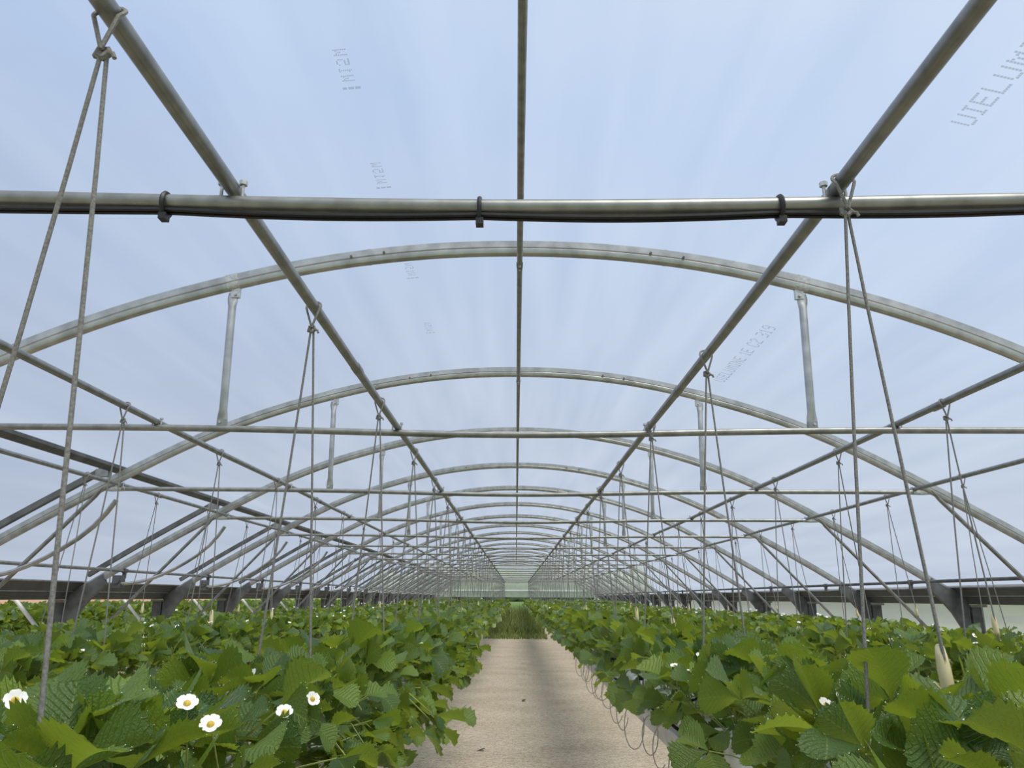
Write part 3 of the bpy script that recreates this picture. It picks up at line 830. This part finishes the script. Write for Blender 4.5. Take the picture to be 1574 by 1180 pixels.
def bead_arrays(vv, nr, nc):
    """water beads on the teeth of a leaflet"""
    pts = []
    for j in range(nr + 1):
        if j % 2 == 1 and j > nr * .3 and random.random() < .7:
            for i in (0, nc):
                if random.random() < .5: pts.append(vv[j * (nc + 1) + i])
    bv = []; bf = []
    for p_ in pts[:18]:
        r_ = 0.0005 + 0.0008 * random.random()
        o = len(bv)
        for d in ((1, 0, 0), (-1, 0, 0), (0, 1, 0), (0, -1, 0), (0, 0, 1), (0, 0, -1)): bv.append(p_ + np.array(d) * r_)
        for a, b_, c in ((0, 2, 4), (2, 1, 4), (1, 3, 4), (3, 0, 4), (2, 0, 5), (1, 2, 5), (3, 1, 5), (0, 3, 5)): bf.append((a + o, b_ + o, c + o))
    return np.array(bv), bf
HI_ME = []
for (vv, ff, uv) in HI:
    bv, bf = bead_arrays(vv, 17, 6)
    n0 = len(vv)
    HI_ME.append(np_mesh('leaflet', np.vstack([vv, bv]), list(ff) + [tuple(i + n0 for i in q) for q in bf], list(uv) + [(.5, .3)] * len(bv), [M_LEAF, M_DEW], [0] * len(ff) + [1] * len(bf)))
STALK_ME = []
for c, lf in LEAVES:
    STALK_ME.append(MB().tube([tuple(q) for q in lf.stalk], [0.0036, 0.003, 0.0026, 0.0022], 5).mesh('leaf', M_STALK))
def leaf_arrays(i, LV, stalk=True, ns=3):
    c, lf = LEAVES[i]
    v = []; f = []; uv = []; mi = []; o = 0
    for m, org, sc, k in lf.pl:
        vv, ff, uu = LV[k]
        v.append((vv * sc) @ m.T + org); f += [tuple(q + o for q in t_) for t_ in ff]; uv += uu; mi += [0] * len(ff); o += len(vv)
    if stalk:
        mb = MB().tube([tuple(q) for q in lf.stalk], [0.0036, 0.003, 0.0026, 0.0022], ns)
        v.append(np.array(mb.v)); f += [tuple(q + o for q in t_) for t_ in mb.f]; uv += [(.5, .3)] * len(mb.v); mi += [1] * len(mb.f)
    return np.vstack(v), f, uv, mi
MID_ME = [np_mesh('leaf', *leaf_arrays(i, MI)[:3], [M_LEAF, M_STALK], leaf_arrays(i, MI)[3]) for i in range(len(LEAVES))]

# flowers
def petal_mesh():
    v = []; f = []
    for j, (x, w, z) in enumerate(((0.003, .003, 0), (0.006, .0065, .0012), (0.010, .0085, .0028), (0.014, .0075, .0042), (0.0165, .004, .0046))):
        v += [(x, -w, z + w * .18), (x, 0, z), (x, w, z + w * .18)]
    for j in range(4):
        for i in range(2):
            a = j * 3 + i
            f.append((a, a + 3, a + 4, a + 1))
    return MB().add(v, f)
pm = petal_mesh()
PETAL_ME = pm.mesh('petal', M_PETAL, 0)
CENTRE_ME = MB().tube([(0, 0, -0.001), (0, 0, 0.002), (0, 0, 0.005), (0, 0, 0.0065)], [0.0055, 0.006, 0.0042, 0.001], 10).mesh('flower_centre', M_YELLOW, 60)
def flower_one():
    mb = MB()
    for k in range(5):
        m = rot_axis('Z', 2 * math.pi * k / 5)
        mb.add([m @ np.array(q) for q in pm.v], pm.f, 0)
    mb.tube([(0, 0, -0.001), (0, 0, 0.002), (0, 0, 0.0055)], [0.0055, 0.006, 0.003], 8, mi=1)
    mb.tube([(0, 0, -0.001), (0.004, 0, -0.04), (0.006, 0, -0.10)], 0.0012, 4, mi=2)
    return mb.mesh('flower', [M_PETAL, M_YELLOW, M_STALK], 0)
FLOWER_ME = flower_one()
FSTALK_ME = MB().tube([(0, 0, -0.001), (0.004, 0, -0.05), (0.010, 0, -0.14)], 0.0013, 5).mesh('flower', M_STALK)
bmb = MB()
for k in range(5):
    a = 2.4 * k; rr = .008 + .006 * (k % 3)
    q = Vector((rr * math.cos(a), rr * math.sin(a), .01 * (k % 2)))
    bmb.tube([q + Vector((0, 0, -.005)), q + Vector((0, 0, -.002)), q + Vector((0, 0, .004)), q + Vector((0, 0, .008))], [.002, .005, .0045, .001], 6, mi=k % 2)
    bmb.tube([q + Vector((0, 0, -.004)), (0, 0, -.04)], .0010, 4, mi=2)
bmb.tube([(0, 0, -.04), (0.01, 0, -.13)], .0015, 5, mi=2)
BUD_ME = bmb.mesh('bud_cluster', [noise_mat('green_bud', (.30, .36, .10), (.45, .46, .18), 80, .6), noise_mat('pale_bud', (.62, .64, .42), (.8, .8, .62), 80, .6), M_STALK], 50)
CROWN_ME = MB().tube([(0, 0, -0.03), (0, 0, 0.0), (0, 0, 0.02), (0, 0, 0.03)], [.016, .020, .015, .006], 7).mesh('crown', M_STALK)

def plant_leaves(r, hang=0, hdir=0.0):
    """(variant, azimuth, scale) for one plant"""
    res = []
    a0 = r.uniform(0, 6.28)
    for c, n in (('up', 4), ('mid', 5), ('out', 5)):
        for k in range(n):
            res.append((r.choice(IDX[c]), a0 + 2 * math.pi * (k + r.uniform(-.3, .3)) / n, r.uniform(.82, 1.12)))
        a0 += 0.7
    for k in range(hang):
        res.append((r.choice(IDX['hang']), hdir + r.uniform(-1.0, 1.0), r.uniform(.85, 1.15)))
    return res
def plant_arrays(r, LV, stalk, keep=None, sc=1.0):
    V_ = []; F_ = []; MI_ = []; o = 0
    pl = plant_leaves(r)
    if keep: pl = r.sample(pl, keep)
    for i, a, s in pl:
        v, f, uv, mi = leaf_arrays(i, LV, stalk)
        m = rot_axis('Z', a)
        V_.append((v * s * sc) @ m.T); F_ += [tuple(q + o for q in t_) for t_ in f]; MI_ += mi; o += len(v)
    return np.vstack(V_), F_, MI_
FAR_V = []
for k in range(8):
    r_ = random.Random(100 + k)
    v, f, mi = plant_arrays(r_, LO, True)
    v = list(v); f = list(f); mi = list(mi)
    if k % 2 == 0:
        for _ in range(1 + k // 4):
            p_ = np.array((r_.uniform(-.16, .16), r_.uniform(-.12, .12), r_.uniform(.24, .36)))
            fm_ = MB()
            for q in range(5):
                m = rot_axis('X', R(25)) @ rot_axis('Z', 1.2566 * q)
                fm_.add([m @ np.array(z_) * 1.05 for z_ in pm.v], pm.f)
            o = len(v); v += [np.array(z_) + p_ for z_ in fm_.v]; f += [tuple(i + o for i in t_) for t_ in fm_.f]; mi += [2] * len(fm_.f)
    FAR_V.append(np_mesh('strawberry_plant', np.array(v), f, None, [M_LEAF_FAR, M_STALK, M_PETAL], mi))

def place_leaf_obj(me, parent, a, s, name='leaf'):
    o = bpy.data.objects.new(name, me)
    o.parent = parent
    o.rotation_euler = (0, 0, a); o.scale = (s, s, s)
    COL.objects.link(o)
    return o
def add_flower(parent, loc, rot, sc, fine):
    if fine:
        fo = link('flower', FSTALK_ME, parent, loc)
        for k in range(5):
            pe = link('petal', PETAL_ME, fo); pe.rotation_euler = (0, 0, 2 * math.pi * k / 5)
        link('flower_centre', CENTRE_ME, fo)
    else:
        fo = link('flower', FLOWER_ME, parent, loc)
    fo.rotation_euler = rot; fo.scale = (sc, sc, sc)
    return fo

Z_CROWN = Z(ZR + 0.045)
HERO = {'inner left': [(-0.615, 1.565, -0.196), (-0.565, 1.56, -0.231), (-0.55, 1.995, -0.267), (-0.6, 5.251, -0.30), (-0.55, 2.26, -0.269), (-0.93, 1.55, -0.19)],
        'inner right': [(0.80, 3.6, -0.246), (0.74, 2.00, -0.245), (0.79, 2.02, -0.232), (0.86, 1.77, -0.300)]}
LIM = {'inner left': (3.0, 8.5, 14.0), 'inner right': (3.3, 8.5, 14.0), 'outer left': (0, 7.0, 11.5), 'outer right': (0, 7.0, 11.5), 'far left': (0, 0, 9.0), 'far right': (0, 0, 9.0)}
BEGIN = {'inner left': 0.80, 'inner right': 1.05, 'outer left': 2.9, 'outer right': 2.9, 'far left': 5.6, 'far right': 5.6}
n_pl = 0
VSC = {'inner left': 1.0, 'inner right': 1.0, 'outer left': .90, 'outer right': .88, 'far left': .74, 'far right': .76}
for nm, xg in BEDS.items():
    r_ = random.Random(hash_seed := sum(map(ord, nm)))
    lim = LIM[nm]; y = BEGIN[nm]; k = 0
    heroes = list(HERO.get(nm, []))
    while y < lim[2]:
        x = xg + (0.05 if k % 2 else -0.05) + r_.uniform(-.02, .02)
        lab = f'leafy strawberry plant, {ordw(k)} from the camera in the {ROWN[nm]}'
        if y >= lim[1]: lab = f'smaller strawberry plant well along the {ROWN[nm]}'
        root = thing('strawberry_plant', lab, 'plant', (x, y, Z_CROWN), f'strawberry plants of the {ROWN[nm]}')
        root.rotation_euler = (0, 0, 0)
        psc = r_.uniform(.92, 1.10) * VSC[nm]
        tier = 0 if y < lim[0] else (1 if y < lim[1] else 2)
        if tier < 2:
            link('crown', CROWN_ME, root)
            hang = 4 if nm == 'inner left' else ((0 if y < 9 else 2) if nm == 'inner right' else 0)
            for i, a, s in plant_leaves(r_, hang, 0.0 if nm == 'inner left' else math.pi):
                if nm == 'inner right' and 2.4 < y < 7.5 and LEAVES[i][0] != 'up' and math.cos(a) < -0.25 and r_.random() < .45: continue
                s *= psc
                if tier == 0:
                    lo = place_leaf_obj(STALK_ME[i], root, a, s)
                    for m, org, sc, q in LEAVES[i][1].pl:
                        lt = bpy.data.objects.new('leaflet', HI_ME[q])
                        lt.parent = lo
                        M4 = Matrix(((m @ np.eye(3)) * sc).tolist()).to_4x4(); M4.translation = Vector(org.tolist())
                        lt.matrix_local = M4
                        COL.objects.link(lt)
                else:
                    place_leaf_obj(MID_ME[i], root, a, s)
            mine = [h for h in heroes if abs(h[1] - y) <= 0.0851]
            for h in mine:
                heroes.remove(h); h = (h[0] * .95, h[1] * .95, h[2] * .95)
                add_flower(root, (h[0] - x, h[1] - y, Z(h[2]) - Z_CROWN), (R(r_.uniform(35, 60)), R(r_.uniform(-20, 20)), r_.uniform(0, 1)), 1.15, True)
            if mine: root['label'] = f'strawberry plant with open white flower, {ordw(k)} in the {ROWN[nm]}'
            if not mine and r_.random() < .40:
                add_flower(root, (r_.uniform(-.2, .2), r_.uniform(-.1, .1), r_.uniform(.24, .36)), (R(r_.uniform(10, 50)), 0, r_.uniform(-1, 1)), r_.uniform(.8, 1.05), False)
            if r_.random() < .35:
                bo = link('bud_cluster', BUD_ME, root, (r_.uniform(-.18, .18), r_.uniform(-.1, .1), r_.uniform(.20, .31)))
        else:
            part_ = link('foliage', FAR_V[r_.randrange(8)], root)
            part_.rotation_euler = (0, 0, r_.uniform(0, 6.28)); part_.scale = (psc, psc, psc)
        y += 0.17; k += 1; n_pl += 1
    # the rest of the row, past counting: one mesh
    V_ = []; F_ = []; MI_ = []; o = 0
    protoA = [plant_arrays(random.Random(300 + q), VLO, False) for q in range(6)]
    protoB = [plant_arrays(random.Random(400 + q), VLO, False, 9, 1.12) for q in range(6)]
    while y < YEND - 0.8:
        v, f, mi = r_.choice(protoA if y < 26 else protoB)
        a = r_.uniform(0, 6.28); m = rot_axis('Z', a)
        pos = np.array((xg + (0.05 if k % 2 else -0.05), y, Z_CROWN))
        V_.append(v @ m.T * (r_.uniform(.92, 1.1) * VSC[nm] if y < 30 else r_.uniform(.9, 1.05)) + pos)
        F_.append(np.asarray(f, np.int32) + o); MI_ += mi; o += len(v)
        if r_.random() < .3:
            pf = pos + np.array((r_.uniform(-.2, .2), r_.uniform(-.1, .1), r_.uniform(.25, .37)))
            s = .016
            q = np.array([(-s, 0, -s * .6), (s, 0, -s * .6), (s, .4 * s, s * .6), (-s, .4 * s, s * .6)]) + pf
            V_.append(q); F_.append(np.array([[0, 1, 2, 3]], np.int32) + o); MI_.append(2); o += 4
        y += 0.18; k += 1
    FA = np.vstack(F_)
    me = bpy.data.meshes.new('strawberry_foliage')
    VV = np.vstack(V_).astype(np.float32)
    me.vertices.add(len(VV)); me.vertices.foreach_set('co', VV.ravel())
    me.loops.add(FA.size); me.loops.foreach_set('vertex_index', FA.ravel())
    me.polygons.add(len(FA)); me.polygons.foreach_set('loop_start', np.arange(0, FA.size, 4, dtype=np.int32))
    for m_ in (M_LEAF_FAR, M_STALK, M_PETAL): me.materials.append(m_)
    me.polygons.foreach_set('material_index', np.asarray(MI_, np.int32))
    me.update(calc_edges=True)
    link('strawberry_foliage', me, None, None, f'mass of distant strawberry foliage at the far end of the {ROWN[nm]}', 'plants', None, 'stuff')

# rows of the next tunnel seen beneath the left gutter
for q, xg in enumerate((-7.9, -9.6, -11.3, -13.0)):
    V_ = []; F_ = []; MI_ = []; o = 0
    r_ = random.Random(900 + q); y = 6.5 + 1.5 * q; k = 0
    while y < 46:
        v, f, mi = r_.choice(protoA if y < 16 else protoB)
        m = rot_axis('Z', r_.uniform(0, 6.28))
        pos = np.array((xg + (0.05 if k % 2 else -0.05), y, Z_CROWN - .07))
        V_.append(v @ m.T * r_.uniform(.92, 1.1) + pos); F_.append(np.asarray(f, np.int32) + o); MI_ += mi; o += len(v)
        y += 0.18 if y < 16 else 0.27; k += 1
    FA = np.vstack(F_); VV = np.vstack(V_).astype(np.float32)
    me = bpy.data.meshes.new('strawberry_foliage')
    me.vertices.add(len(VV)); me.vertices.foreach_set('co', VV.ravel())
    me.loops.add(FA.size); me.loops.foreach_set('vertex_index', FA.ravel())
    me.polygons.add(len(FA)); me.polygons.foreach_set('loop_start', np.arange(0, FA.size, 4, dtype=np.int32))
    for m_ in (M_LEAF_FAR, M_STALK): me.materials.append(m_)
    me.update(calc_edges=True)
    link('strawberry_foliage', me, None, None, f'strawberry foliage in the {ORD[q]} row of the next tunnel beyond the left gutter', 'plants', None, 'stuff')
    bed = link('growing_gutter', None, None, (xg, 0, Z(ZR - 0.21)), f'white growing gutter under the {ORD[q]} row of the next tunnel beyond the left gutter', 'growing gutter')
    part('trough', MB().prism_y(pr, 6 + 1.5 * q, 46.5, 0, 10), M_TROUGH, bed, 30)

# ------------------------------------------------------------------ weeds at the end of the path, far trees, litter
V_ = []; F_ = []
r_ = random.Random(21)
for k in range(8000):
    y = 33.2 + r_.random() * 1.2 + (r_.random() ** 1.6) * (YEND + 6 - 34)
    x = r_.uniform(-1.25, 1.2)
    if k % 7 == 0: y = r_.uniform(30.5, 34.5)
    h = r_.uniform(.10, .40) * (1 + max(0, y - 33) * .07) * (.45 if k % 7 == 0 else 1); w = r_.uniform(.012, .03)
    a = r_.uniform(0, 3.14); lx, ly = r_.uniform(-.4, .4) * h, r_.uniform(-.4, .4) * h
    cx_, sx_ = math.cos(a) * w, math.sin(a) * w
    o = len(V_)
    V_ += [(x - cx_, y - sx_, 0), (x + cx_, y + sx_, 0), (x + cx_ * .8 + lx * .4, y + sx_ * .8 + ly * .4, h * .6), (x - cx_ * .8 + lx * .4, y - sx_ * .8 + ly * .4, h * .6), (x + lx, y + ly, h)]
    F_ += [(o, o + 1, o + 2, o + 3), (o + 3, o + 2, o + 4)]
link('grass', MB().add(V_, F_).mesh('grass', M_GRASS, 0), None, None, 'tangled green weeds covering the far end of the sandy path', 'grass', None, 'stuff')

V_ = []; F_ = []
r_ = random.Random(31)
for k in range(16):
    x = -46 + 92 * k / 15 + r_.uniform(-1.5, 1.5); y = 300 + r_.uniform(-6, 6); hh = r_.uniform(9.5, 14.0); ww = r_.uniform(5.0, 7.0)
    o = len(V_)
    for j in range(7):
        q = j / 6
        for i in range(9):
            a = 2 * math.pi * i / 9
            rr = ww * (math.sin(math.pi * (q * .9 + .08)) ** .6) * r_.uniform(.78, 1.15)
            V_.append((x + rr * math.cos(a), y + rr * math.sin(a), hh * q * r_.uniform(.96, 1.04)))
    for j in range(6):
        for i in range(9):
            a = o + j * 9 + i; b_ = o + j * 9 + (i + 1) % 9
            F_.append((a, b_, b_ + 9, a + 9))
link('treeline', MB().add(V_, F_).mesh('treeline', M_TREES, 0), None, None, 'hazy line of green trees beyond the far gable', 'trees', None, 'stuff')

for k, (x, y, lab) in enumerate(((-0.395, 8.6, 'dry brown leaf lying on the left part of the path'), (0.10, 12.5, 'small dry leaf lying in the middle of the path'),
                                 (0.62, 6.4, 'dark dry leaf scrap lying near the right edge of the path'))):
    mb = MB()
    vv, ff, uu = leaflet(4, 2, .09, .03, .35, -.2, 0, .1)
    mb.add(vv + np.array((0, 0, .004)), ff)
    o = link('fallen_leaf', mb.mesh('fallen_leaf', M_DEAD, 0), None, (x, y, 0.0), lab, 'leaf', 'dry leaves on the path')
    o.rotation_euler = (0, 0, 1.1 * k)
print('plants', n_pl, 'cords', n_cord, 'objects', len(SC.objects))
